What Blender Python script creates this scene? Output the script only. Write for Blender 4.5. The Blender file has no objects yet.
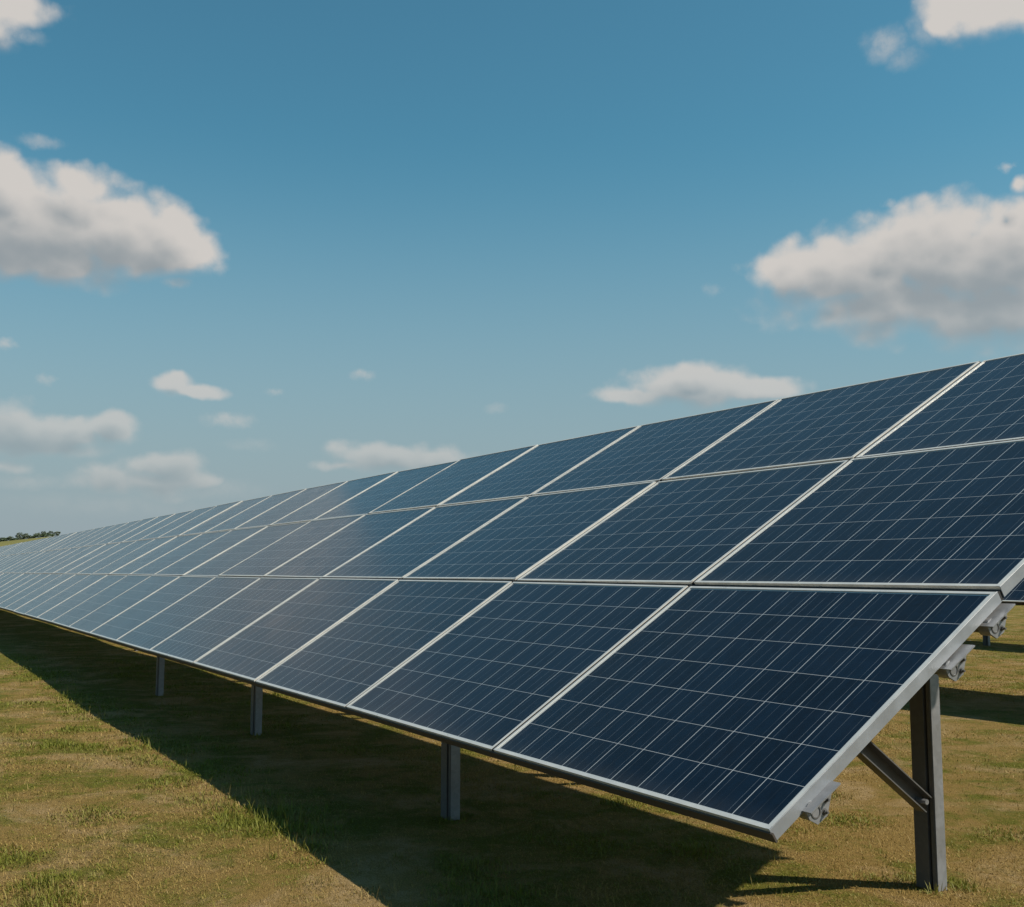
import bpy, bmesh, math, random
import numpy as np
from mathutils import Vector, Matrix
R = math.radians
random.seed(7)
rng = np.random.default_rng(7)
scene = bpy.context.scene
COL = scene.collection

# ------------------------------------------------------------------ camera
cam_d = bpy.data.cameras.new("camera")
cam = bpy.data.objects.new("camera", cam_d)
COL.objects.link(cam)
CAM = Vector((2.2695, -2.1116, 1.2542))
cam.location = CAM
cam.rotation_euler = (R(90 + 6.110), 0, R(59.877))
cam_d.sensor_width = 36
cam_d.lens = 36 * 1094.04 / 1024
cam_d.clip_end = 6000
scene.camera = cam

# ------------------------------------------------------------------ sun, sky, exposure
SUN_TO = Vector((0.635, 0.68, 1.0)).normalized()
sd = bpy.data.lights.new("sun", 'SUN')
sd.energy = 5.0
sd.angle = R(0.5)
sd.color = (1.0, 0.89, 0.74)
sun = bpy.data.objects.new("sun", sd)
COL.objects.link(sun)
sun.rotation_euler = SUN_TO.to_track_quat('Z', 'Y').to_euler()
sun.location = (8, 8, 14)

scene.view_settings.view_transform = 'Standard'
scene.view_settings.look = 'None'
scene.view_settings.exposure = 0.5
scene.view_settings.gamma = 1

CLOUDS = [(-1.5013, 0.2815, 0.0871, 0.043, 1.05),
          (-1.451, 0.291, 0.0857, 0.0455, 1.1),
          (-1.4023, 0.2931, 0.0561, 0.0356, 1.1),
          (-1.3643, 0.2868, 0.0423, 0.0269, 1.05),
          (-1.3367, 0.2806, 0.0361, 0.0178, 1),
          (-1.4895, 0.323, 0.0385, 0.0236, 0.9),
          (-1.4323, 0.3242, 0.0437, 0.0226, 1),
          (-1.4616, 0.262, 0.1058, 0.0261, 1.05),
          (-1.3889, 0.2694, 0.0748, 0.0201, 1.05),
          (-0.7792, 0.262, 0.0488, 0.0232, 1.05),
          (-0.7236, 0.2544, 0.08, 0.0441, 1.1),
          (-0.6678, 0.2595, 0.0745, 0.0498, 1.1),
          (-0.6125, 0.252, 0.0811, 0.0569, 1.1),
          (-0.5523, 0.2497, 0.0836, 0.0631, 1.05),
          (-0.7058, 0.2815, 0.0384, 0.0234, 0.95),
          (-0.706, 0.2308, 0.0979, 0.0323, 1.1),
          (-0.6181, 0.2165, 0.0927, 0.0345, 1.1),
          (-0.7519, 0.2463, 0.0617, 0.024, 1),
          (-1.5011, 0.4542, 0.0481, 0.0261, 1),
          (-1.525, 0.4399, 0.0453, 0.029, 1),
          (-0.6181, 0.4596, 0.0637, 0.0264, 1),
          (-0.6513, 0.4488, 0.0295, 0.027, 0.85),
          (-0.5831, 0.4486, 0.0385, 0.0262, 0.8),
          (-1.3516, 0.1614, 0.0252, 0.013, 0.85),
          (-1.3294, 0.1572, 0.0392, 0.0088, 0.8),
          (-1.3467, 0.166, 0.0152, 0.0104, 0.75),
          (-1.4972, 0.1187, 0.0597, 0.028, 1),
          (-1.4628, 0.1122, 0.0523, 0.0217, 0.95),
          (-1.4276, 0.1139, 0.0349, 0.0187, 0.95),
          (-1.3981, 0.1194, 0.026, 0.018, 0.95),
          (-1.4469, 0.1028, 0.0857, 0.0126, 0.75),
          (-1.4846, 0.0879, 0.0496, 0.0141, 0.55),
          (-1.3966, 0.0774, 0.0453, 0.0146, 0.85),
          (-1.3534, 0.089, 0.04, 0.0192, 1),
          (-1.3655, 0.0782, 0.0727, 0.0173, 0.95),
          (-1.3193, 0.0758, 0.0374, 0.0123, 0.6),
          (-0.8818, 0.1643, 0.0676, 0.0207, 1),
          (-0.8222, 0.1597, 0.0563, 0.0142, 0.95),
          (-0.9337, 0.1582, 0.0511, 0.0118, 0.85),
          (-0.8744, 0.1748, 0.0324, 0.0143, 0.95),
          (-1.1522, 0.1019, 0.0745, 0.0182, 0.95),
          (-1.1157, 0.105, 0.0457, 0.0128, 0.8),
          (-1.2017, 0.0941, 0.0466, 0.0108, 0.65),
          (-0.5978, 0.3163, 0.0138, 0.011, 0.75)]
WISPS = [(-0.702, 0.4412, 0.0221, 0.0154, 0.55),
         (-0.6856, 0.428, 0.0201, 0.0123, 0.35),
         (-0.6678, 0.4507, 0.0182, 0.0196, 0.4),
         (-1.4858, 0.4333, 0.0235, 0.0089, 0.45),
         (-1.3012, 0.1328, 0.0259, 0.008, 0.75),
         (-1.1831, 0.1757, 0.0127, 0.0063, 0.7),
         (-1.2608, 0.1591, 0.0106, 0.0045, 0.55),
         (-1.3503, 0.2505, 0.0153, 0.0068, 0.6),
         (-0.6698, 0.3101, 0.0082, 0.0057, 0.8),
         (-0.7012, 0.3136, 0.0084, 0.0049, 0.4),
         (-1.4861, 0.1871, 0.0106, 0.0066, 0.6),
         (-1.4532, 0.1605, 0.0109, 0.005, 0.4),
         (-1.4688, 0.0735, 0.0411, 0.0075, 0.45),
         (-1.3133, 0.0724, 0.0511, 0.0114, 0.4),
         (-1.0598, 0.1482, 0.0129, 0.0055, 0.3),
         (-0.8603, 0.2508, 0.0108, 0.007, 0.25),
         (-0.608, 0.3304, 0.0093, 0.0047, 0.5),
         (-1.4659, 0.3534, 0.0205, 0.0063, 0.4),
         (-1.3974, 0.056, 0.1047, 0.012, 0.25),
         (-1.2816, 0.1113, 0.0261, 0.0071, 0.25),
         (-1.4477, 0.3053, 0.0957, 0.0113, 0.3)]
# the rest of the sky dome (seen only in reflections and from other positions)
_r = random.Random(3)
for _ in range(9):
    a, e, q = _r.uniform(0.0, 3.4), _r.uniform(0.15, 0.6), _r.uniform(0.08, 0.15)
    CLOUDS.append((a, e, q, q * 0.4, _r.uniform(0.7, 1.0)))


class NT:
    """small helper for wiring nodes"""
    def __init__(self, tree):
        self.t = tree
        self.n = tree.nodes
        self.l = tree.links

    def new(self, typ, **kw):
        nd = self.n.new(typ)
        for k, v in kw.items():
            setattr(nd, k, v)
        return nd

    def put(self, sock, v):
        if hasattr(v, 'is_output'):
            self.l.new(v, sock)
        else:
            sock.default_value = v

    def math(self, op, a, b=0.0, c=None, clamp=False):
        nd = self.new('ShaderNodeMath', operation=op, use_clamp=clamp)
        self.put(nd.inputs[0], a)
        self.put(nd.inputs[1], b)
        if c is not None:
            self.put(nd.inputs[2], c)
        return nd.outputs[0]

    def vec(self, op, a, b=(0, 0, 0), out=0):
        nd = self.new('ShaderNodeVectorMath', operation=op)
        self.put(nd.inputs[0], a)
        if op != 'LENGTH':
            self.put(nd.inputs[1], b)
        return nd.outputs['Value'] if op in ('LENGTH', 'DOT_PRODUCT') else nd.outputs[0]

    def sstep(self, v, lo, hi, a=0.0, b=1.0, interp='SMOOTHSTEP'):
        nd = self.new('ShaderNodeMapRange', interpolation_type=interp)
        self.put(nd.inputs[0], v)
        for i, x in enumerate((lo, hi, a, b)):
            self.put(nd.inputs[1 + i], x)
        return nd.outputs[0]

    def mix(self, f, a, b, blend='MIX'):
        nd = self.new('ShaderNodeMix', data_type='RGBA', blend_type=blend)
        self.put(nd.inputs[0], f)
        for s, v in ((nd.inputs[6], a), (nd.inputs[7], b)):
            self.put(s, v if hasattr(v, 'is_output') else (*v[:3], 1))
        return nd.outputs[2]

    def noise(self, vec, scale, detail=2.0, rough=0.5, out=0, dist=0.0):
        nd = self.new('ShaderNodeTexNoise')
        self.put(nd.inputs['Vector'], vec)
        nd.inputs['Scale'].default_value = scale
        nd.inputs['Detail'].default_value = detail
        nd.inputs['Roughness'].default_value = rough
        nd.inputs['Distortion'].default_value = dist
        return nd.outputs[out]


def cloud_group():
    g = bpy.data.node_groups.new("cloud_field", 'ShaderNodeTree')
    g.interface.new_socket("Angles", in_out='INPUT', socket_type='NodeSocketVector')
    g.interface.new_socket("Density", in_out='OUTPUT', socket_type='NodeSocketFloat')
    g.interface.new_socket("Body", in_out='OUTPUT', socket_type='NodeSocketFloat')
    k = NT(g)
    gi, go = k.new('NodeGroupInput'), k.new('NodeGroupOutput')
    P = gi.outputs[0]
    # wobble the outlines: big lobes and small curls
    w1 = k.vec('SUBTRACT', k.noise(P, 26, 3, .55, out=1), (.5, .5, .5))
    w = k.vec('MULTIPLY', w1, (.026, .016, 0))
    Q = k.vec('ADD', P, w)
    M = None
    for a, e, sa, se, o in CLOUDS:
        d = k.vec('MULTIPLY', k.vec('SUBTRACT', Q, (a, e, 0)), (1 / sa, 1 / se, 0))
        f = k.math('SUBTRACT', o, k.vec('LENGTH', d))
        if M is None:
            M = f
        else:
            nd = k.new('ShaderNodeMath', operation='SMOOTH_MAX')
            k.put(nd.inputs[0], M); k.put(nd.inputs[1], f); nd.inputs[2].default_value = .25
            M = nd.outputs[0]
    # rounded billows: two sizes of soft cells, frayed by a little turbulence
    T = k.vec('ADD', k.vec('MULTIPLY', P, (1, 1.3, 1)), k.vec('MULTIPLY', k.vec('SUBTRACT', k.noise(P, 70, 3, .6, out=1), (.5, .5, .5)), (.012, .012, 0)))

    def cells(scale):
        v = k.new('ShaderNodeTexVoronoi', feature='SMOOTH_F1')
        v.inputs['Scale'].default_value = scale
        v.inputs['Smoothness'].default_value = .55
        k.l.new(T, v.inputs['Vector'])
        return k.math('SUBTRACT', .42, v.outputs['Distance'])
    fb = k.math('SUBTRACT', k.noise(P, 48, 5, .6), .5)
    bil = k.math('ADD', k.math('MULTIPLY', cells(24), .58), k.math('MULTIPLY', cells(58), .30))
    n1 = k.math('ADD', bil, k.math('MULTIPLY', fb, .36))
    D = k.math('ADD', k.math('ADD', M, .06), n1)
    k.l.new(D, go.inputs[0])
    k.l.new(k.math('ADD', M, k.math('MULTIPLY', bil, .85)), go.inputs[1])
    return g


world = bpy.data.worlds.new("World")
scene.world = world
world.use_nodes = True
wt = NT(world.node_tree)
wt.n.clear()
sky = wt.new('ShaderNodeTexSky', sky_type='NISHITA')
sky.sun_disc = False
sky.sun_elevation = math.asin(SUN_TO.z)
sky.sun_rotation = math.atan2(SUN_TO.x, SUN_TO.y)
sky.air_density = 1.0
sky.dust_density = 0.6
sky.ozone_density = 1.6
gen = wt.new('ShaderNodeTexCoord').outputs['Generated']
sep = wt.new('ShaderNodeSeparateXYZ')
wt.l.new(gen, sep.inputs[0])
az = wt.math('ARCTAN2', sep.outputs[0], sep.outputs[1])
az = wt.math('ADD', az, wt.math('MULTIPLY', wt.math('LESS_THAN', az, -1.75), 2 * math.pi))   # seam outside the clouds
el = wt.math('ARCSINE', sep.outputs[2])
cmb = wt.new('ShaderNodeCombineXYZ')
wt.l.new(az, cmb.inputs[0]); wt.l.new(el, cmb.inputs[1])
ang = cmb.outputs[0]
CG = cloud_group()


def field(v):
    nd = wt.new('ShaderNodeGroup', node_tree=CG)
    wt.l.new(v, nd.inputs[0])
    return nd.outputs


f0 = field(ang)
up = wt.new('ShaderNodeCombineXYZ')
wt.put(up.inputs[0], wt.math('MULTIPLY', el, .035)); wt.put(up.inputs[1], wt.math('MULTIPLY', el, .098))
f1 = field(wt.vec('ADD', ang, up.outputs[0]))
relief = wt.math('SUBTRACT', f0[1], f1[1])
lit = wt.sstep(f1[1], .96, -.15)           # how much cloud lies above
# crisp tops, soft undersides
soft = wt.sstep(relief, -.5, .4, .85, .46)
dens = wt.sstep(f0[0], -.08, soft)
# thin wisps
W = None
frag = wt.vec('ADD', ang, wt.vec('MULTIPLY', wt.vec('SUBTRACT', wt.noise(ang, 60, 4, .6, out=1), (.5, .5, .5)), (.022, .012, 0)))
for a_, e_, sa_, se_, o_ in WISPS:
    ln = wt.vec('LENGTH', wt.vec('MULTIPLY', wt.vec('SUBTRACT', frag, (a_, e_, 0)), (1 / sa_, 1 / se_, 0)))
    f_ = wt.sstep(ln, 1.15, .1, 0, o_)
    W = f_ if W is None else wt.math('MAXIMUM', W, f_)
W = wt.math('MULTIPLY', W, wt.sstep(wt.noise(ang, 55, 5, .6), .25, .65, .35, 1))
dens = wt.math('MAXIMUM', dens, W)
cloudcol = wt.mix(lit, (3.6, 4.0, 4.25), (7.5, 7.1, 6.7))
tint = wt.mix(1.0, sky.outputs[0], (.66, 1.33, 1.22), 'MULTIPLY')
lowhaze = wt.sstep(el, 0.0, 0.40, .97, 0.0)
skycol = wt.mix(lowhaze, tint, (3.65, 4.32, 4.80))
# low clouds sink into the pale air near the horizon
dens = wt.math('MULTIPLY', dens, wt.sstep(el, .03, .27, .40, .98))
allsky = wt.mix(dens, skycol, cloudcol)
bg = wt.new('ShaderNodeBackground')
wt.l.new(allsky, bg.inputs[0])
bg.inputs[1].default_value = 0.0594
wo = wt.new('ShaderNodeOutputWorld')
wt.l.new(bg.outputs[0], wo.inputs[0])
world.cycles.sampling_method = 'MANUAL'
world.cycles.sample_map_resolution = 512


# ------------------------------------------------------------------ helpers
def link(name, me, mat=None, parent=None):
    o = bpy.data.objects.new(name, me)
    COL.objects.link(o)
    if mat is not None:
        for m in (mat if isinstance(mat, (list, tuple)) else [mat]):
            me.materials.append(m)
    if parent is not None:
        o.parent = parent
    return o


def tag(o, label, cat, group=None, kind=None):
    if label: o['label'] = label
    if cat: o['category'] = cat
    if group: o['group'] = group
    if kind: o['kind'] = kind
    return o


def empty(name, loc, mat=None):
    o = bpy.data.objects.new(name, None)
    COL.objects.link(o)
    o.empty_display_size = .1
    if mat is not None:
        o.matrix_world = mat
    else:
        o.location = loc
    return o


def to_mesh(bm, name, smooth=False):
    me = bpy.data.meshes.new(name)
    bmesh.ops.recalc_face_normals(bm, faces=bm.faces)
    bm.to_mesh(me)
    bm.free()
    if smooth:
        for p in me.polygons:
            p.use_smooth = True
    return me


def box(bm, c, s, M=None, bev=0.0, mi=0):
    r = bmesh.ops.create_cube(bm, size=1)
    vs = r['verts']
    for v in vs:
        v.co = Vector((c[0] + v.co.x * s[0], c[1] + v.co.y * s[1], c[2] + v.co.z * s[2]))
    fs = list({f for v in vs for f in v.link_faces})
    if bev:
        es = list({e for v in vs for e in v.link_edges})
        q = bmesh.ops.bevel(bm, geom=es, offset=bev, segments=1, affect='EDGES')
        fs = list({f for f in q['faces']} | {f for f in fs if f.is_valid})
        vs = list({v for f in fs for v in f.verts})
    for f in fs:
        f.material_index = mi
    if M is not None:
        for v in vs:
            v.co = M @ v.co
    return vs


def cyl(bm, p0, p1, r, seg=16, r2=None, cap=True):
    p0, p1 = Vector(p0), Vector(p1)
    d = p1 - p0
    m = Matrix.Translation((p0 + p1) / 2) @ d.to_track_quat('Z', 'Y').to_matrix().to_4x4()
    return bmesh.ops.create_cone(bm, cap_ends=cap, segments=seg, radius1=r, radius2=r if r2 is None else r2,
                                 depth=d.length, matrix=m)['verts']


def prism(bm, prof, z0, z1, M=None):
    """closed profile in xy, extruded along z"""
    a = [bm.verts.new((x, y, z0)) for x, y in prof]
    b = [bm.verts.new((x, y, z1)) for x, y in prof]
    n = len(prof)
    for i in range(n):
        bm.faces.new((a[i], a[(i + 1) % n], b[(i + 1) % n], b[i]))
    bm.faces.new(a[::-1]); bm.faces.new(b)
    if M is not None:
        for v in a + b:
            v.co = M @ v.co


def material(name):
    m = bpy.data.materials.new(name)
    m.use_nodes = True
    k = NT(m.node_tree)
    return m, k, k.n['Principled BSDF']


# ------------------------------------------------------------------ materials
def galvanised(name, base, metal=.55, rough=.45, spot=.16):
    m, k, b = material(name)
    pos = k.new('ShaderNodeNewGeometry').outputs['Position']
    vor = k.new('ShaderNodeTexVoronoi'); vor.inputs['Scale'].default_value = 55
    k.l.new(pos, vor.inputs['Vector'])
    sp = k.new('ShaderNodeSeparateColor'); k.l.new(vor.outputs['Color'], sp.inputs[0])
    n = k.noise(pos, 9, 5, .65)
    v = k.math('ADD', k.math('MULTIPLY', sp.outputs[0], spot), k.math('MULTIPLY', n, .5))
    c = k.mix(v, tuple(x * .72 for x in base), tuple(min(1, x * 1.2) for x in base))
    k.l.new(c, b.inputs['Base Color'])
    b.inputs['Metallic'].default_value = metal
    k.l.new(k.sstep(n, .3, .7, rough - .1, rough + .12), b.inputs['Roughness'])
    bp = k.new('ShaderNodeBump'); bp.inputs['Strength'].default_value = .08; bp.inputs['Distance'].default_value = .002
    k.l.new(n, bp.inputs['Height']); k.l.new(bp.outputs[0], b.inputs['Normal'])
    return m


M_FRAME = galvanised("anodised_aluminium", (.80, .79, .75), .32, .36, .05)
M_STEEL = galvanised("galvanised_steel", (.105, .105, .105), .2, .5, .3)
M_BOLT = galvanised("zinc_bolt", (.27, .28, .30), .5, .42, .3)
M_TRIM = galvanised("grey_trim_steel", (.30, .325, .36), .35, .42, .06)
M_GAP_SHADE, _k, _b = material("gap_shade_black")  # near-black of the added strips, painted shade for the panel gaps
_b.inputs['Base Color'].default_value = (.012, .012, .013, 1); _b.inputs['Roughness'].default_value = .75
M_EDGE_SHADE, _k, _b = material("edge_shade_brown")  # dark brown standing in for shade on the lower frame front
_b.inputs['Base Color'].default_value = (.055, .045, .036, 1); _b.inputs['Roughness'].default_value = .6
M_BACK, _k, _b = material("white_backsheet")
_b.inputs['Base Color'].default_value = (.6, .6, .6, 1); _b.inputs['Roughness'].default_value = .6

# cell sheet: local x along the panel (centre 0), local y up the slope from the lower edge
S = 1.2
PITCH_X = 1.2924 * S
PITCH_V = 1.0 * S
TILT = 0.541202
GAPX, GAPV = .024, .024
PW, PH = PITCH_X - GAPX, PITCH_V - GAPV
LIP = .0125
NC, NR = 10, 7
FD = .037


def cell_material():
    m, k, b = material("solar_cells")
    obj = k.new('ShaderNodeTexCoord').outputs['Object']
    s = k.new('ShaderNodeSeparateXYZ'); k.l.new(obj, s.inputs[0])
    cw = (PW - 2 * LIP - .014) / NC
    ch = (PH - 2 * LIP - .012) / NR
    u = k.math('DIVIDE', k.math('ADD', s.outputs[0], cw * NC / 2), cw)
    v = k.math('DIVIDE', k.math('SUBTRACT', s.outputs[1], PH / 2 - ch * NR / 2), ch)
    def line(x, per, half):
        fr = k.math('FRACT', x)
        d = k.math('MULTIPLY', k.math('MINIMUM', fr, k.math('SUBTRACT', 1, fr)), per)
        return k.math('LESS_THAN', d, half)
    lu = line(u, cw, .0014)
    lv = line(v, ch, .0010)
    inu = k.math('MULTIPLY', k.math('GREATER_THAN', u, 0), k.math('LESS_THAN', u, NC))
    inv = k.math('MULTIPLY', k.math('GREATER_THAN', v, 0), k.math('LESS_THAN', v, NR))
    inside = k.math('MULTIPLY', inu, inv)
    grid = k.math('MAXIMUM', lu, k.math('MULTIPLY', lv, .8))
    # three thin bus ribbons in each cell, running up the slope
    u3 = k.math('ADD', k.math('MULTIPLY', u, 3), .5)
    bus = k.math('MULTIPLY', line(u3, cw / 3, .0007), .20)
    oi = k.new('ShaderNodeObjectInfo')
    # every cell its own blue; crystal grain inside it
    cid = k.new('ShaderNodeCombineXYZ')
    k.l.new(k.math('FLOOR', u), cid.inputs[0]); k.l.new(k.math('FLOOR', v), cid.inputs[1])
    k.l.new(k.math('MULTIPLY', oi.outputs['Random'], 97.0), cid.inputs[2])
    wn = k.new('ShaderNodeTexWhiteNoise', noise_dimensions='3D'); k.l.new(cid.outputs[0], wn.inputs['Vector'])
    ofs = k.vec('ADD', obj, cid.outputs[0])
    streak = k.noise(k.vec('MULTIPLY', ofs, (60, 5, 1)), 1.0, 3, .6)
    vor = k.new('ShaderNodeTexVoronoi'); vor.inputs['Scale'].default_value = 42
    k.l.new(ofs, vor.inputs['Vector'])
    vs = k.new('ShaderNodeSeparateColor'); k.l.new(vor.outputs['Color'], vs.inputs[0])
    t = k.math('ADD', k.math('ADD', k.math('MULTIPLY', wn.outputs['Value'], .40), k.math('MULTIPLY', vs.outputs[0], .22)),
               k.math('MULTIPLY', streak, .75))
    t = k.math('ADD', t, k.math('MULTIPLY', oi.outputs['Random'], .25))
    blue = k.mix(k.sstep(t, .2, 1.1), (.0003, .0030, .0100), (.0014, .0088, .0240))
    c = k.mix(k.math('MULTIPLY', k.math('MULTIPLY', bus, k.sstep(streak, .35, .65, .25, 1.8)), inside), blue, (.30, .36, .42))
    c = k.mix(k.math('MULTIPLY', grid, .88), c, (.46, .50, .53))
    c = k.mix(inside, (.40, .44, .46), c)
    # a thin film of dust, thicker along the lower edge where rain leaves it
    dn = k.noise(k.vec('ADD', k.vec('MULTIPLY', obj, (3, 1.2, 1)), cid.outputs[0]), 1.6, 6, .65)
    edge = k.sstep(s.outputs[1], .0, .10, .05, 0)
    dust = k.math('ADD', k.sstep(k.noise(obj, 3.2, 6, .6), .42, .8, .002, .014), edge)
    dust = k.math('MULTIPLY', dust, k.sstep(dn, .2, .8, .4, 1.3))
    c = k.mix(dust, c, (.30, .28, .24))
    k.l.new(c, b.inputs['Base Color'])
    b.inputs['Roughness'].default_value = .5
    b.inputs['Specular IOR Level'].default_value = .04
    b.inputs['Sheen Weight'].default_value = .035
    b.inputs['Sheen Roughness'].default_value = .35
    b.inputs['Sheen Tint'].default_value = (.72, .76, .80, 1)
    # the glass in front of the cells
    b.inputs['Coat Weight'].default_value = 1.0
    b.inputs['Coat IOR'].default_value = 1.225     # anti-reflective glass
    k.l.new(k.sstep(dn, .25, .75, .15, .24), b.inputs['Coat Roughness'])
    return m


M_CELL = cell_material()


def ground_colour(k, pos, rnd=None):
    """straw coloured lawn with greener patches; the same pattern for soil and blades"""
    p = k.vec('MULTIPLY', pos, (1, 1, 0))
    big = k.noise(p, .75, 5, .62, dist=.5)
    mid = k.noise(k.vec('ADD', p, (31, 7, 0)), 2.9, 5, .65, dist=.4)
    sx = k.new('ShaderNodeSeparateXYZ'); k.l.new(p, sx.inputs[0])
    g = k.math('ADD', k.math('MULTIPLY', k.sstep(big, .38, .64), .30), k.math('MULTIPLY', k.sstep(mid, .40, .66), .34))
    g = k.math('ADD', k.math('ADD', g, .30), k.sstep(sx.outputs[0], -2.5, -11, 0, .13))
    bare = k.sstep(k.noise(k.vec('ADD', p, (11, 53, 0)), 1.5, 6, .66, dist=.6), .48, .68)
    return g, bare


def lawn_material(blades):
    m, k, b = material("grass_blades" if blades else "lawn_soil")
    pos = k.new('ShaderNodeNewGeometry').outputs['Position']
    g, bare = ground_colour(k, pos)
    if blades:
        at = k.new('ShaderNodeAttribute', attribute_name='tone', attribute_type='GEOMETRY')
        sp = k.new('ShaderNodeSeparateColor'); k.l.new(at.outputs['Color'], sp.inputs[0])
        f = k.math('ADD', g, k.math('MULTIPLY', k.math('SUBTRACT', sp.outputs[0], .5), .40))
        f = k.math('ADD', f, k.math('MULTIPLY', sp.outputs[1], .65))
        f = k.math('SUBTRACT', f, k.math('MULTIPLY', bare, .20))
        gr = k.sstep(f, .38, .86)
        straw = k.mix(sp.outputs[2], (.215, .150, .044), (.335, .238, .080))
        green = k.mix(sp.outputs[2], (.108, .120, .013), (.172, .182, .026))
        c = k.mix(gr, straw, green)
        c = k.mix(k.math('MULTIPLY', bare, .55), c, k.mix(sp.outputs[2], (.20, .130, .055), (.33, .23, .105)))
        k.l.new(c, b.inputs['Base Color'])
        b.inputs['Roughness'].default_value = .6
        b.inputs['Specular IOR Level'].default_value = .25
        tr = k.new('ShaderNodeBsdfTranslucent'); k.l.new(c, tr.inputs[0])
        mx = k.new('ShaderNodeMixShader'); mx.inputs[0].default_value = .28
        k.l.new(b.outputs[0], mx.inputs[1]); k.l.new(tr.outputs[0], mx.inputs[2])
        k.l.new(mx.outputs[0], k.n['Material Output'].inputs[0])
    else:
        fine = k.noise(pos, 38, 7, .72)
        fib = k.sstep(k.noise(k.vec('MULTIPLY', pos, (1, 1, 0)), 150, 4, .75), .30, .70)
        clump = k.sstep(k.noise(pos, 11, 5, .65), .32, .68)
        f = k.math('ADD', g, k.math('MULTIPLY', k.math('SUBTRACT', fine, .5), .7))
        f = k.math('ADD', f, k.math('MULTIPLY', k.math('SUBTRACT', clump, .5), .14))
        f = k.math('SUBTRACT', f, k.math('MULTIPLY', bare, .20))
        gr = k.sstep(f, .38, .86)
        straw = k.mix(fib, (.110, .070, .022), (.320, .220, .076))
        green = k.mix(fib, (.052, .055, .008), (.158, .156, .027))
        c = k.mix(gr, straw, green)
        dirt = k.math('MULTIPLY', bare, k.sstep(k.math('ADD', fine, k.math('MULTIPLY', clump, .25)), .45, .72, .15, .85))
        c = k.mix(dirt, c, k.mix(fib, (.20, .14, .065), (.42, .31, .17)))
        # the crop field on the far hill is greener
        c = k.mix(k.sstep(k.vec('LENGTH', pos), 330, 520), c, k.mix(k.noise(pos, .03, 4, .6), (0.1120, 0.1155, 0.0420), (0.1680, 0.1575, 0.0595)))
        k.l.new(c, b.inputs['Base Color'])
        b.inputs['Roughness'].default_value = .95
        b.inputs['Specular IOR Level'].default_value = .05
        bp = k.new('ShaderNodeBump'); bp.inputs['Strength'].default_value = .7; bp.inputs['Distance'].default_value = .03
        k.l.new(k.math('ADD', fine, k.math('MULTIPLY', fib, .6)), bp.inputs['Height'])
        k.l.new(bp.outputs[0], b.inputs['Normal'])
    return m


M_SOIL = lawn_material(False)
M_BLADE = lawn_material(True)


def leaf_material(name, a, b_):
    m, k, b = material(name)
    pos = k.new('ShaderNodeNewGeometry')
    n = k.noise(pos.outputs['Position'], .5, 4, .6)
    c = k.mix(k.sstep(n, .3, .7), a, b_)
    k.l.new(c, b.inputs['Base Color'])
    b.inputs['Roughness'].default_value = .7
    return m


M_LEAF = [leaf_material("dark_leaves", (.050, .082, .036), (.085, .125, .055)),
          leaf_material("mid_leaves", (.065, .105, .030), (.115, .155, .050)),
          leaf_material("grey_leaves", (.070, .095, .065), (.110, .140, .090))]
M_BARK, _k, _b = material("bark")
_b.inputs['Base Color'].default_value = (.09, .065, .045, 1); _b.inputs['Roughness'].default_value = .9


# ------------------------------------------------------------------ ground
def terrain(x, y):
    """level round the arrays, a low long hill far off beyond their left end"""
    d = np.hypot(x, y)
    a = np.degrees(np.arctan2(-x, y))            # 0 = +Y, 90 = -X
    far = np.clip((d - 330) / 520, 0, 1)
    far = far * far * (3 - 2 * far)
    crest = 21.2 + np.clip((84.9 - a) * 1.75, -4, 4.2)
    side = np.exp(-((a - 82) / 34.0) ** 2)
    near = .010 * (np.sin(x * .9 + y * .4) + np.sin(y * 1.3 - x * .5)) * np.clip((60 - d) / 40, 0, 1)
    back = np.where(d > 850, np.clip(1 - (d - 850) / 1500, .25, 1), 1)
    return far * crest * side * back + near


rad = np.concatenate([np.linspace(0, 30, 61)[1:], np.linspace(34, 300, 40), np.linspace(310, 900, 80), np.array([1000, 1200, 1500, 2000, 2800])])
NA = 360
th = np.linspace(0, 2 * np.pi, NA, endpoint=False)
gx = np.concatenate([[0], np.outer(rad, np.cos(th)).ravel()])
gy = np.concatenate([[0], np.outer(rad, np.sin(th)).ravel()])
gz = terrain(gx, gy)
faces = [(0, 1 + j, 1 + (j + 1) % NA) for j in range(NA)]
for i in range(len(rad) - 1):
    o0, o1 = 1 + i * NA, 1 + (i + 1) * NA
    for j in range(NA):
        j2 = (j + 1) % NA
        faces.append((o0 + j, o1 + j, o1 + j2, o0 + j2))
gm = bpy.data.meshes.new("ground")
gm.from_pydata(np.stack([gx, gy, gz], 1).tolist(), [], faces)
for p in gm.polygons: p.use_smooth = True
ground = link("ground", gm, M_SOIL)
tag(ground, "dry straw coloured lawn with green patches under the solar arrays", "ground", kind="structure")


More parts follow.
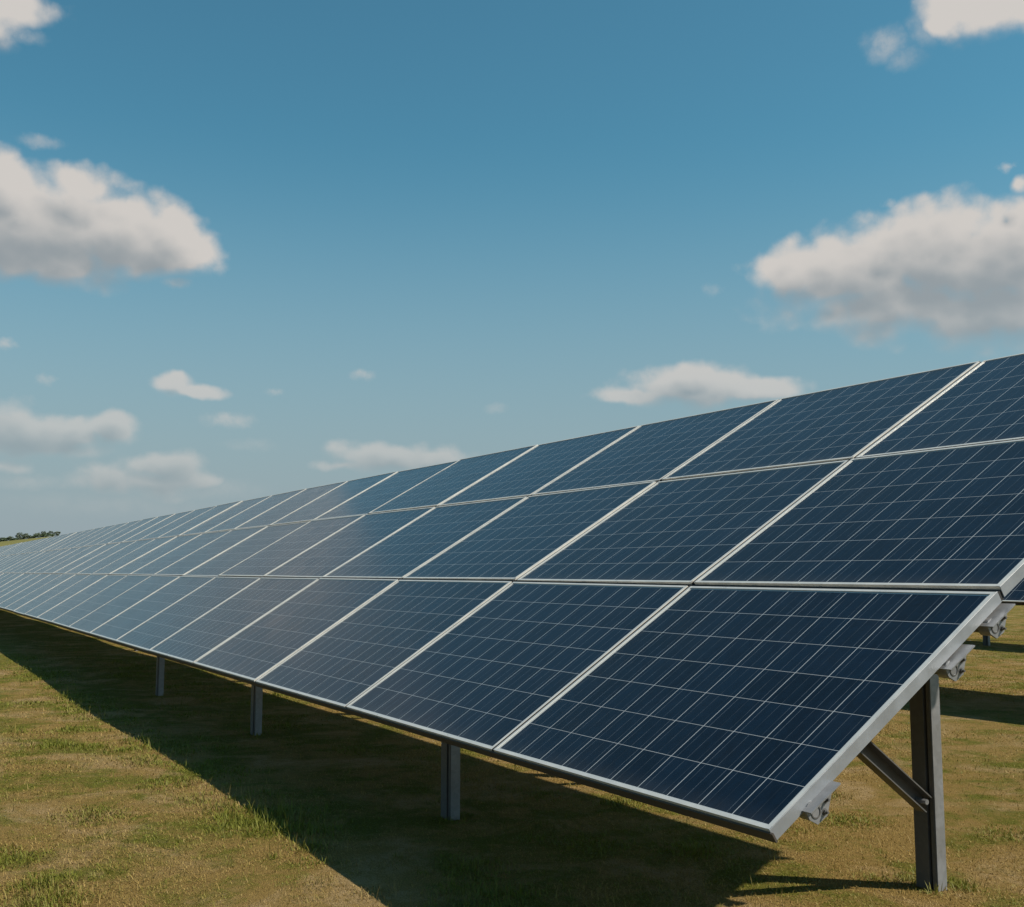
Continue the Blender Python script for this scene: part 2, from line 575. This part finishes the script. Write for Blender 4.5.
# ------------------------------------------------------------------ one solar panel
def frame_mesh():
    bm = bmesh.new()
    w, h = PW / 2, PH
    e = .0015
    # long bars along x (lower, upper), side bars between them; each an L: top lip and outer wall
    for y0, sgn in ((0, 1), (h, -1)):
        prof = [(0, 0), (LIP, 0), (LIP, -.003), (.003, -.003), (.003, -FD + .003), (.022, -FD + .003), (.022, -FD), (0, -FD)]
        Mx = Matrix(((0, 0, 1, 0), (sgn, 0, 0, y0), (0, 1, 0, 0), (0, 0, 0, 1)))
        prism(bm, prof, -w, w, Mx)
    for x0, sgn in ((-w, 1), (w, -1)):
        prof = [(0, 0), (LIP, 0), (LIP, -.003), (.003, -.003), (.003, -FD + .003), (.022, -FD + .003), (.022, -FD), (0, -FD)]
        Mx = Matrix(((sgn, 0, 0, x0), (0, 0, 1, 0), (0, 1, 0, 0), (0, 0, 0, 1)))
        prism(bm, [(x + (0 if sgn else 0), z + .0004) for x, z in prof], LIP * 0 + .0006, h - .0006, Mx)
    return to_mesh(bm, "frame")


def sheet_mesh():
    bm = bmesh.new()
    w = PW / 2 - .004
    vs = box(bm, (0, PH / 2, -.0062), (2 * w, PH - .008, .005), mi=0)
    for f in bm.faces:
        if f.calc_center_median().z < -.008:
            f.material_index = 1
    return to_mesh(bm, "cell_sheet")


def gap_shade_mesh(top):
    """added black strip that paints shade into the gap on the left side and, below another panel, along the upper edge"""
    bm = bmesh.new()
    w = PW / 2
    vs = box(bm, (-w - GAPX / 2, PH / 2, -.020), (GAPX - .0012, PH - .004, .032))  # dark filler added so the gap between columns looks shaded
    me = to_mesh(bm, "gap_shade")
    return me


def row_shade_mesh():
    bm = bmesh.new()
    box(bm, (-GAPX / 2, PH + GAPV / 2, -.024), (PW + GAPX - .003, GAPV - .0015, .034))  # dark filler added so the gap between rows looks shaded
    return to_mesh(bm, "gap_shade")


def edge_shade_mesh():
    bm = bmesh.new()
    box(bm, (0, -.0035, -.0235), (PW + GAPX * .98, .0062, .0285))  # added strip, puts shade on the frame's front wall by colour
    return to_mesh(bm, "edge_shade")


def trim_mesh():
    bm = bmesh.new()
    box(bm, (PW / 2 + .0022, PH / 2, -.0195), (.003, PH + .006, .040), bev=.0008)
    return to_mesh(bm, "end_trim")


ME_FRAME, ME_SHEET = frame_mesh(), sheet_mesh()
ME_GAP_SHADE, ME_ROW_SHADE, ME_TRIM = gap_shade_mesh(False), row_shade_mesh(), trim_mesh()
ME_LOW = edge_shade_mesh()
ME_LOW.materials.append(M_EDGE_SHADE)
ME_GAP_SHADE.materials.append(M_GAP_SHADE); ME_ROW_SHADE.materials.append(M_GAP_SHADE); ME_TRIM.materials.append(M_TRIM)
ME_FRAME.materials.append(M_FRAME)
ME_SHEET.materials.append(M_CELL); ME_SHEET.materials.append(M_BACK)
proto_panel = None


def copy_thing(root):
    c = root.copy(); COL.objects.link(c)
    for ch in [o for o in root.children if o.name.startswith(("frame", "cell_sheet"))]:
        d = ch.copy(); COL.objects.link(d); d.parent = c
    return c


ORD = ["nearest", "second", "third", "fourth", "fifth", "sixth", "seventh", "eighth", "ninth", "tenth", "eleventh", "twelfth", "thirteenth", "fourteenth"]
ROWN = ["bottom", "middle", "top"]
ROT_T = Matrix.Rotation(TILT, 4, 'X')


BOW = [-.012, .017, .008, -.015]          # the table is slightly bowed up the slope


def table_matrix(x, y0, z0, r):
    T = Matrix.Translation((x, y0, z0)) @ ROT_T
    return T @ Matrix.Translation((0, r * PITCH_V, BOW[r])) @ Matrix.Rotation(math.atan2(BOW[r + 1] - BOW[r], PITCH_V), 4, 'X') \
        @ Matrix.Translation((0, GAPV / 2, 0))


def build_array(xr, y0, z0, ncol, which):
    """xr = x of the near (right) end, y0/z0 = lower edge"""
    global proto_panel
    prng = random.Random(which * 11 + 5)
    for c in range(ncol):
        for r in range(3):
            x = xr - (c + .5) * PITCH_X
            M = table_matrix(x, y0, z0, r)
            amp = .6 if which else 1.0
            jig = Matrix.Translation((prng.gauss(0, .0012), prng.gauss(0, .0012), prng.gauss(0, .0016))) @ \
                Matrix.Rotation(prng.gauss(0, R(.10)) * amp, 4, 'X') @ Matrix.Rotation(prng.gauss(0, R(.08)) * amp, 4, 'Y')
            M = M @ jig
            if proto_panel is None:
                p = empty("solar_panel", (0, 0, 0))
                link("frame", ME_FRAME, None, p)
                link("cell_sheet", ME_SHEET, None, p)
                proto_panel = p
            else:
                p = copy_thing(proto_panel)
            p.matrix_world = M
            if c < ncol - 1:
                link("gap_shade", ME_GAP_SHADE, None, p)
            if r < 2:
                link("gap_shade", ME_ROW_SHADE, None, p)
            if r == 0:
                link("edge_shade", ME_LOW, None, p)
            if c == 0:
                link("end_trim", ME_TRIM, None, p)
            grp = "solar panels of the front array"
            if which == 0:
                if c == 0:
                    lab = ["nearest dark blue solar panel, lowest at right, its bare end above the braced post",
                           "dark blue solar panel cut by the right picture edge in the middle row",
                           "dark blue solar panel at right end of the top row, cut by the picture edge"][r]
                elif c < len(ORD):
                    look = "dark blue" if c < 4 else ("blue grey" if c < 9 else "pale blue grey")
                    lab = "%s solar panel, %s from the right end in the %s row" % (look, ORD[c], ROWN[r])
                else:
                    lab = "small hazy blue grey solar panel of the %s row beyond the fourteenth panel" % ROWN[r]
                    grp = "far panels of the %s row" % ROWN[r]
            else:
                lab = ["", "solar panel of the second array behind the front array's right end",
                       "solar panel of the third array, farthest behind the front array"][which]
                grp = ["", "solar panels of the second array", "solar panels of the third array"][which]
            tag(p, lab, "solar panel", grp)
    build_rack(xr, y0, z0, ncol, which)


def build_rack(xr, y0, z0, ncol, which):
    L = ncol * PITCH_X
    rack = empty("panel_rack", (xr, y0, 0))
    tag(rack, ["grey steel rack with posts, braces and round purlins carrying the front array",
               "steel rack carrying the second array behind the front array",
               "steel rack carrying the third array farthest back"][which], "rack",
        None)
    ct, st = math.cos(TILT), math.sin(TILT)
    RP = .0185

    def P(x, v, n):     # table coordinates -> rack local
        return Vector((x, v * ct - n * st, z0 + v * st + n * ct))
    pn = -(FD + RP + .008)
    PV = [.135 * S, .715 * S, .915 * S, 1.28 * S, 1.76 * S, 2.22 * S, 2.8 * S]
    for v in PV:
        bm = bmesh.new()
        loops = []
        for rr_, xx in ((RP, -L + .1), (RP, .006), (RP - .0035, .006), (RP - .0035, -.30)):
            loops.append([bm.verts.new(P(xx, v + rr_ * math.cos(2 * math.pi * q / 24), pn + rr_ * math.sin(2 * math.pi * q / 24))) for q in range(24)])
        for la, lb in zip(loops, loops[1:]):
            for q in range(24):
                bm.faces.new((la[q], la[(q + 1) % 24], lb[(q + 1) % 24], lb[q]))
        bm.faces.new(loops[0]); bm.faces.new(loops[-1])
        pur = link("purlin", to_mesh(bm, "purlin"), M_STEEL, rack)
        # end clamp: saddle round the tube, a plate up against the frame, two bolts
        bm = bmesh.new()
        Mt = Matrix(((1, 0, 0, 0), (0, ct, -st, v * ct), (0, st, ct, z0 + v * st), (0, 0, 0, 1)))   # local x, v, n
        n = 22
        ring = []
        ro, ri = RP + .009, RP + .0008
        for xx in (-.040, -.006):
            ring.append(([bm.verts.new((xx, ro * math.cos(2 * math.pi * i / n), pn + ro * math.sin(2 * math.pi * i / n))) for i in range(n)],
                         [bm.verts.new((xx, ri * math.cos(2 * math.pi * i / n), pn + ri * math.sin(2 * math.pi * i / n))) for i in range(n)]))
        for i in range(n):
            j = (i + 1) % n
            bm.faces.new((ring[0][0][i], ring[0][0][j], ring[1][0][j], ring[1][0][i]))
            bm.faces.new((ring[0][1][j], ring[0][1][i], ring[1][1][i], ring[1][1][j]))
            bm.faces.new((ring[1][0][i], ring[1][0][j], ring[1][1][j], ring[1][1][i]))
            bm.faces.new((ring[0][0][j], ring[0][0][i], ring[0][1][i], ring[0][1][j]))
        # side plate on the up-slope side with a pointed outer corner, standing across the tube end
        prof = [(-.030, pn - .006), (-.012, pn - .034), (.030, pn - .036), (.096, -FD - .004), (-.030, -FD - .004)]
        Mp = Matrix(((0, 0, 1, 0), (1, 0, 0, 0), (0, 1, 0, 0), (0, 0, 0, 1)))
        prism(bm, prof, -.004, .004, Mp)
        # foot flange along the frame
        box(bm, (-.010, .036, -FD - .0045), (.070, .135, .004))
        # lower lug
        for v_ in bm.verts: v_.co = Mt @ v_.co
        cl = link("end_clamp", to_mesh(bm, "end_clamp"), M_BOLT, pur)
        for (a, b_, rr) in ((.048, pn + .006, .0075), (.026, pn - .020, .0065)):
            bm = bmesh.new()
            cyl(bm, (.0035, a, b_), (.0052, a, b_), rr * 1.5, 18)
            cyl(bm, (.0050, a, b_), (.011, a, b_), rr, 6)
            cyl(bm, (.0105, a, b_), (.019, a, b_), rr * .55, 10)
            for v_ in bm.verts: v_.co = Mt @ v_.co
            link("bolt", to_mesh(bm, "bolt"), M_STEEL, pur)

    def post(x, y, front=True):
        """cold formed channel: narrow slot in the front face"""
        a, b_ = .048, .030
        top = z0 + (y / ct) * st + (pn - RP) / ct - .012
        prof = [(-a, -b_), (.018, -b_), (.018, b_ - .012), (.030, b_ - .012), (.030, -b_ + .004), (a, -b_ + .004), (a, b_), (-a, b_)]
        bm = bmesh.new()
        prism(bm, prof, -.25, top, Matrix.Translation((x, y, 0)))
        o = link("post", to_mesh(bm, "post"), M_STEEL, rack)
        bm = bmesh.new()                                    # added paler plate, painting sunlight onto the outer face
        box(bm, (x + a + .0017, y + .003, (top - .25) / 2), (.003, 2 * b_ - .008, top + .25))
        link("added_sunlit_plate", to_mesh(bm, "added_sunlit_plate"), M_BOLT, o)
        bm = bmesh.new()                                    # cap plate
        box(bm, (x, y, top + .004), (.115, .085, .0065))
        link("cap_plate", to_mesh(bm, "cap_plate"), M_STEEL, o)
        for zz in (top - .06, top - .2):
            bm = bmesh.new()
            cyl(bm, (x + .050, y - .004, zz), (x + .061, y - .004, zz), .009, 6)
            link("bolt", to_mesh(bm, "bolt"), M_BOLT, o)
        return top

    def brace(x, p0, p1, wdt=.062, th=.034):
        a, b_ = Vector((x, *p0)), Vector((x, *p1))
        d = (b_ - a)
        ln = d.length
        zax = d.normalized(); xax = Vector((1, 0, 0)); yax = zax.cross(xax)
        Mb = Matrix((xax, yax, zax)).transposed().to_4x4(); Mb.translation = a
        # open channel
        t_ = .005
        h_, w_ = wdt / 2, th / 2
        prof = [(-w_, -h_), (w_, -h_), (w_, -h_ + t_), (-w_ + t_, -h_ + t_), (-w_ + t_, h_ - t_), (w_, h_ - t_), (w_, h_), (-w_, h_)]
        bm = bmesh.new()
        prism(bm, prof, 0, ln, Mb)
        o = link("brace", to_mesh(bm, "brace"), M_STEEL, rack)
        for q in (.025, ln - .03):
            bm = bmesh.new()
            c0 = a + zax * q
            cyl(bm, c0 + Vector((-w_ + t_ - .001, 0, 0)), c0 + Vector((w_ + .006, 0, 0)), .011, 6)
            link("bolt", to_mesh(bm, "bolt"), M_BOLT, o)

    def rafter(x, v0, v1):
        bm = bmesh.new()
        n0 = pn - RP - .002
        vs = box(bm, (0, (v0 + v1) / 2, n0 - .03), (.045, v1 - v0, .06), bev=.004)
        Mt = Matrix(((1, 0, 0, x), (0, ct, -st, 0), (0, st, ct, z0), (0, 0, 0, 1)))
        for v_ in bm.verts: v_.co = Mt @ v_.co
        link("rafter", to_mesh(bm, "rafter"), M_STEEL, rack)

    # end post with its brace
    ex, ey = -.65 * S, 1.315 * S
    post(ex, ey)
    brace(ex + .018, (ey - .045, z0 - .19 * S), (.63 * S, z0 + .355 * S - .085), .066, .05)
    # bays
    nb = ncol // 2 - (ncol > 20)
    for i in range(1, nb):
        x = -(2.37 + (i - 1) * 2.74 + (0, .75, .6)[which]) * S
        if i < 4:
            for y in (.41 * S, 2.02 * S):
                post(x, y)
            brace(x + .066, (2.02 * S - .01, z0 + .15), (1.28 * S, z0 + 1.28 * S * math.tan(TILT) - .17))
        else:                               # farther bays stand on single middle posts like the end one
            post(x, 1.315 * S)
            brace(x + .018, (1.315 * S - .045, z0 - .19 * S), (.63 * S, z0 + .355 * S - .085), .066, .05)
        rafter(x, .22 * S, 2.8 * S)


Z_LOW = .47 * S
build_array(0.0, 0.0, Z_LOW, 40, 0)
build_array(0.0, 5.66 * S, .82 * S, 8, 1)
build_array(-2.0 * PITCH_X, 11.5 * S, .82 * S, 8, 2)


# ------------------------------------------------------------------ far hedge and trees on the hill
def crown_mesh(w, h, z0, nclump, seed, leaf=.28):
    rg = np.random.default_rng(seed)
    verts, fcs = [], []
    cl = []
    for _ in range(nclump):
        u = rg.normal(size=3); u /= np.linalg.norm(u)
        rr = rg.uniform(.35, 1) ** .6
        c = np.array([u[0] * w * .5 * rr, u[1] * w * .5 * rr, z0 + h * .5 + u[2] * h * .5 * rr])
        cl.append((c, rg.uniform(.14, .26) * w))
    for c, r_ in cl:
        for _ in range(34):
            d = rg.normal(size=3); d /= np.linalg.norm(d)
            p = c + d * r_ * rg.uniform(.3, 1) * np.array([1, 1, .8])
            a = rg.normal(size=3); a /= np.linalg.norm(a)
            b_ = np.cross(a, rg.normal(size=3)); b_ /= np.linalg.norm(b_)
            s_ = leaf * rg.uniform(.6, 1.5)
            i = len(verts)
            verts += [p + a * s_, p + b_ * s_ * .6, p - a * s_, p - b_ * s_ * .6]
            fcs.append((i, i + 1, i + 2, i + 3))
    me = bpy.data.meshes.new("crown")
    me.from_pydata([tuple(v) for v in verts], [], fcs)
    return me


def trunk_mesh(h, r_):
    bm = bmesh.new()
    cyl(bm, (0, 0, -.4), (0, 0, h * .55), r_, 8, r_ * .6)
    for k in range(4):
        a = k * 1.7 + .3
        cyl(bm, (0, 0, h * (.3 + .07 * k)), (math.cos(a) * h * .2, math.sin(a) * h * .2, h * (.62 + .05 * k)), r_ * .5, 6, r_ * .2)
    return to_mesh(bm, "trunk")


def hill_point(deg, dist):
    a = R(deg)
    x = CAM.x - math.sin(a) * dist
    y = CAM.y + math.cos(a) * dist
    return x, y, float(terrain(np.array([x]), np.array([y]))[0])


protos = {}


def plant(kind, deg, dist, w, h, leaf, label, cat, group, seed):
    x, y, z = hill_point(deg, dist)
    key = (kind, seed % 4)
    if key not in protos:
        tall = kind != 'hedge_bush'
        cm = crown_mesh(1.0, .78 if tall else .95, .22 if tall else .02, 26 if tall else 20, seed, .055)
        tm = trunk_mesh(.8, .03)
        cm.materials.append(M_LEAF[leaf]); tm.materials.append(M_BARK)
        protos[key] = (cm, tm)
    cm, tm = protos[key]
    e = empty(kind, (x, y, z))
    e.scale = (w, w, h) if kind == 'hedge_bush' else (w * .75, w * .75, h * .68)
    e.rotation_euler = (0, 0, seed * 1.3)
    c = link("crown", cm, None, e); t = link("trunk", tm, None, e)
    tag(e, label, cat, group)


hr = random.Random(4)
deg = 87.6
i = 0
while deg > 82.35:
    d_ = 838 + hr.uniform(-10, 10)
    plant('hedge_bush', deg, d_, hr.uniform(7, 11), hr.uniform(2.0, 3.2), hr.choice((0, 0, 1)),
          "low dark green bush in the hedge along the distant hilltop at left", "bush", "bushes of the far hedge", i)
    deg -= hr.uniform(.28, .42)
    i += 1
for q, (dg, w, h, lf, lab) in enumerate([
        (84.05, 6.5, 7.4, 2, "largest round grey green tree above the distant hedge, left of centre on the hill"),
        (83.78, 5.0, 6.2, 2, "grey green tree touching the right side of the largest distant tree"),
        (84.45, 4.2, 5.2, 2, "small thin tree just left of the largest distant tree"),
        (83.30, 5.5, 6.2, 2, "wide grey green tree between the largest distant tree and the hedge's right end"),
        (83.02, 5.5, 6.4, 1, "mid green tree near the right end of the distant hedge"),
        (82.72, 6.0, 6.0, 1, "rounded green tree last but one before the hedge meets the panels"),
        (82.40, 6.0, 5.2, 0, "dark green tree at the right end of the hedge beside the panels")]):
    plant('distant_tree', dg, 836, w, h, lf, lab, "tree", "trees above the far hedge", q + 20)


# ------------------------------------------------------------------ grass blades
def blades():
    F = 1094.04
    yaw, pit = R(59.877), R(6.11)
    f = np.array([-math.sin(yaw) * math.cos(pit), math.cos(yaw) * math.cos(pit), math.sin(pit)])
    r_ = np.cross(f, [0, 0, 1]); r_ /= np.linalg.norm(r_)
    N = 3400000
    # candidates: density falls with distance from the viewer's spot
    az_ = rng.uniform(R(25), R(98), N)
    d = 2.2 + 26 * rng.random(N) ** 1.9
    x = CAM.x - np.sin(az_) * d
    y = CAM.y + np.cos(az_) * d
    # the part of the lawn in sight of here: in front, below the lower edge, and past the right end
    keep = (y < 2.8) | (az_ < R(54))
    p_ = np.clip(d ** 2 / 42, .03, 1) * np.clip(1.15 - d / 40, .3, 1)
    x, y, d = x[keep], y[keep], d[keep]
    n = len(x)
    sel = rng.permutation(n)[:900000]
    x, y, d = x[sel], y[sel], d[sel]
    return x, y, d


def vnoise(x, y, sc, seed):
    g = np.random.default_rng(seed).random((256, 256))
    u, v = x * sc + 1000.3, y * sc + 1000.7
    i, j = np.floor(u).astype(int), np.floor(v).astype(int)
    fu, fv = u - i, v - j
    fu, fv = fu * fu * (3 - 2 * fu), fv * fv * (3 - 2 * fv)
    a = g[i % 256, j % 256]; b = g[(i + 1) % 256, j % 256]; c = g[i % 256, (j + 1) % 256]; e = g[(i + 1) % 256, (j + 1) % 256]
    return (a * (1 - fu) + b * fu) * (1 - fv) + (c * (1 - fu) + e * fu) * fv


x, y, d = blades()
n = len(x)
h = rng.gamma(5, .0021, n) + .004
thick = vnoise(x, y, .9, 1) * .6 + vnoise(x, y, 3.1, 2) * .4
baren = np.clip((vnoise(x, y, 1.1, 5) - .52) * 3.2, 0, 1)
h *= (.5 + 1.0 * thick) * (1 - .45 * baren)
tuft = np.zeros(n)
# greener, taller tufts scattered over the lawn
TR = np.random.default_rng(21)
tx, ty = TR.uniform(-14, 4, 420), TR.uniform(-7, 3, 420)
ts = TR.uniform(.05, .22, 420)
# a ragged fringe of uncut tufts in front of the array
_m = 300
tx = np.append(tx, TR.uniform(-16, .5, _m)); ty = np.append(ty, TR.normal(-.36, .17, _m)); ts = np.append(ts, TR.uniform(.035, .13, _m))
# uncut grass round the feet of the posts
for a, b in ((-.65, 1.315), (-2.37, .41), (-5.11, .41), (-7.85, .41)):
    for _ in range(5):
        tx = np.append(tx, a * S + TR.normal(0, .06)); ty = np.append(ty, b * S + TR.normal(0, .05)); ts = np.append(ts, TR.uniform(.04, .09))
for a, b, s in zip(tx, ty, ts):
    q = np.exp(-(((x - a) / s) ** 2 + ((y - b) / s) ** 2))
    tuft = np.maximum(tuft, q * TR.uniform(.5, 1))
h *= 1 + 1.7 * tuft * (tuft > .2)
# thin taller stalks here and there, denser where the shade begins
stalk = rng.random(n) < .004 + .030 * np.exp(-((y + .33) / .28) ** 2) * vnoise(x, y, 1.4, 9) ** 2 * 2
h = np.where(stalk, h * 2.0 + .04 * rng.random(n), h)
h = np.minimum(h, .13)
w = (.0012 + .0008 * rng.random(n)) * np.clip(d / 4.0, 1, 3.2) * np.where(stalk, .7, 1)
yw = rng.uniform(0, 2 * np.pi, n)
lean = np.abs(rng.normal(1.08, .40, n)) * (1 - .55 * tuft)
lean = np.where(stalk, lean * .35, lean)
lean = np.clip(lean, 0, 1.45)
z = terrain(x, y) - .002
dx, dy = np.cos(yw), np.sin(yw)
px, py = -dy, dx
cl_, sl_ = np.cos(lean), np.sin(lean)
cl2, sl2 = np.cos(np.clip(lean * 1.5, 0, 1.55)), np.sin(np.clip(lean * 1.5, 0, 1.55))
V = np.zeros((n, 5, 3), np.float32)
for k, sgn in ((0, -1), (1, 1)):
    V[:, k] = np.stack([x + px * w * sgn, y + py * w * sgn, z], 1)
mx_, my_, mz_ = x + dx * sl_ * h * .55, y + dy * sl_ * h * .55, z + cl_ * h * .55
V[:, 2] = np.stack([mx_ + px * w * .8, my_ + py * w * .8, mz_], 1)
V[:, 3] = np.stack([mx_ - px * w * .8, my_ - py * w * .8, mz_], 1)
V[:, 4] = np.stack([mx_ + dx * sl2 * h * .45, my_ + dy * sl2 * h * .45, mz_ + cl2 * h * .45], 1)
gmesh = bpy.data.meshes.new("grass")
gmesh.vertices.add(n * 5)
gmesh.vertices.foreach_set("co", V.ravel())
base = (np.arange(n) * 5)[:, None]
loops = (base + np.array([[0, 1, 2, 3, 3, 2, 4]])).ravel().astype(np.int32)
gmesh.loops.add(n * 7)
gmesh.loops.foreach_set("vertex_index", loops)
gmesh.polygons.add(n * 2)
ls = (np.arange(n) * 7)[:, None] + np.array([[0, 4]])
gmesh.polygons.foreach_set("loop_start", ls.ravel().astype(np.int32))
gmesh.update(calc_edges=True)
at = gmesh.color_attributes.new("tone", 'FLOAT_COLOR', 'POINT')
colr = np.ones((n, 5, 4), np.float32)
colr[:, :, 0] = rng.random(n)[:, None]
colr[:, :, 1] = tuft[:, None]
colr[:, :, 2] = rng.random(n)[:, None]
at.data.foreach_set("color", colr.ravel())
grass = link("grass", gmesh, M_BLADE)
tag(grass, "short dry lawn grass in straw and green tones", "grass", kind="stuff")
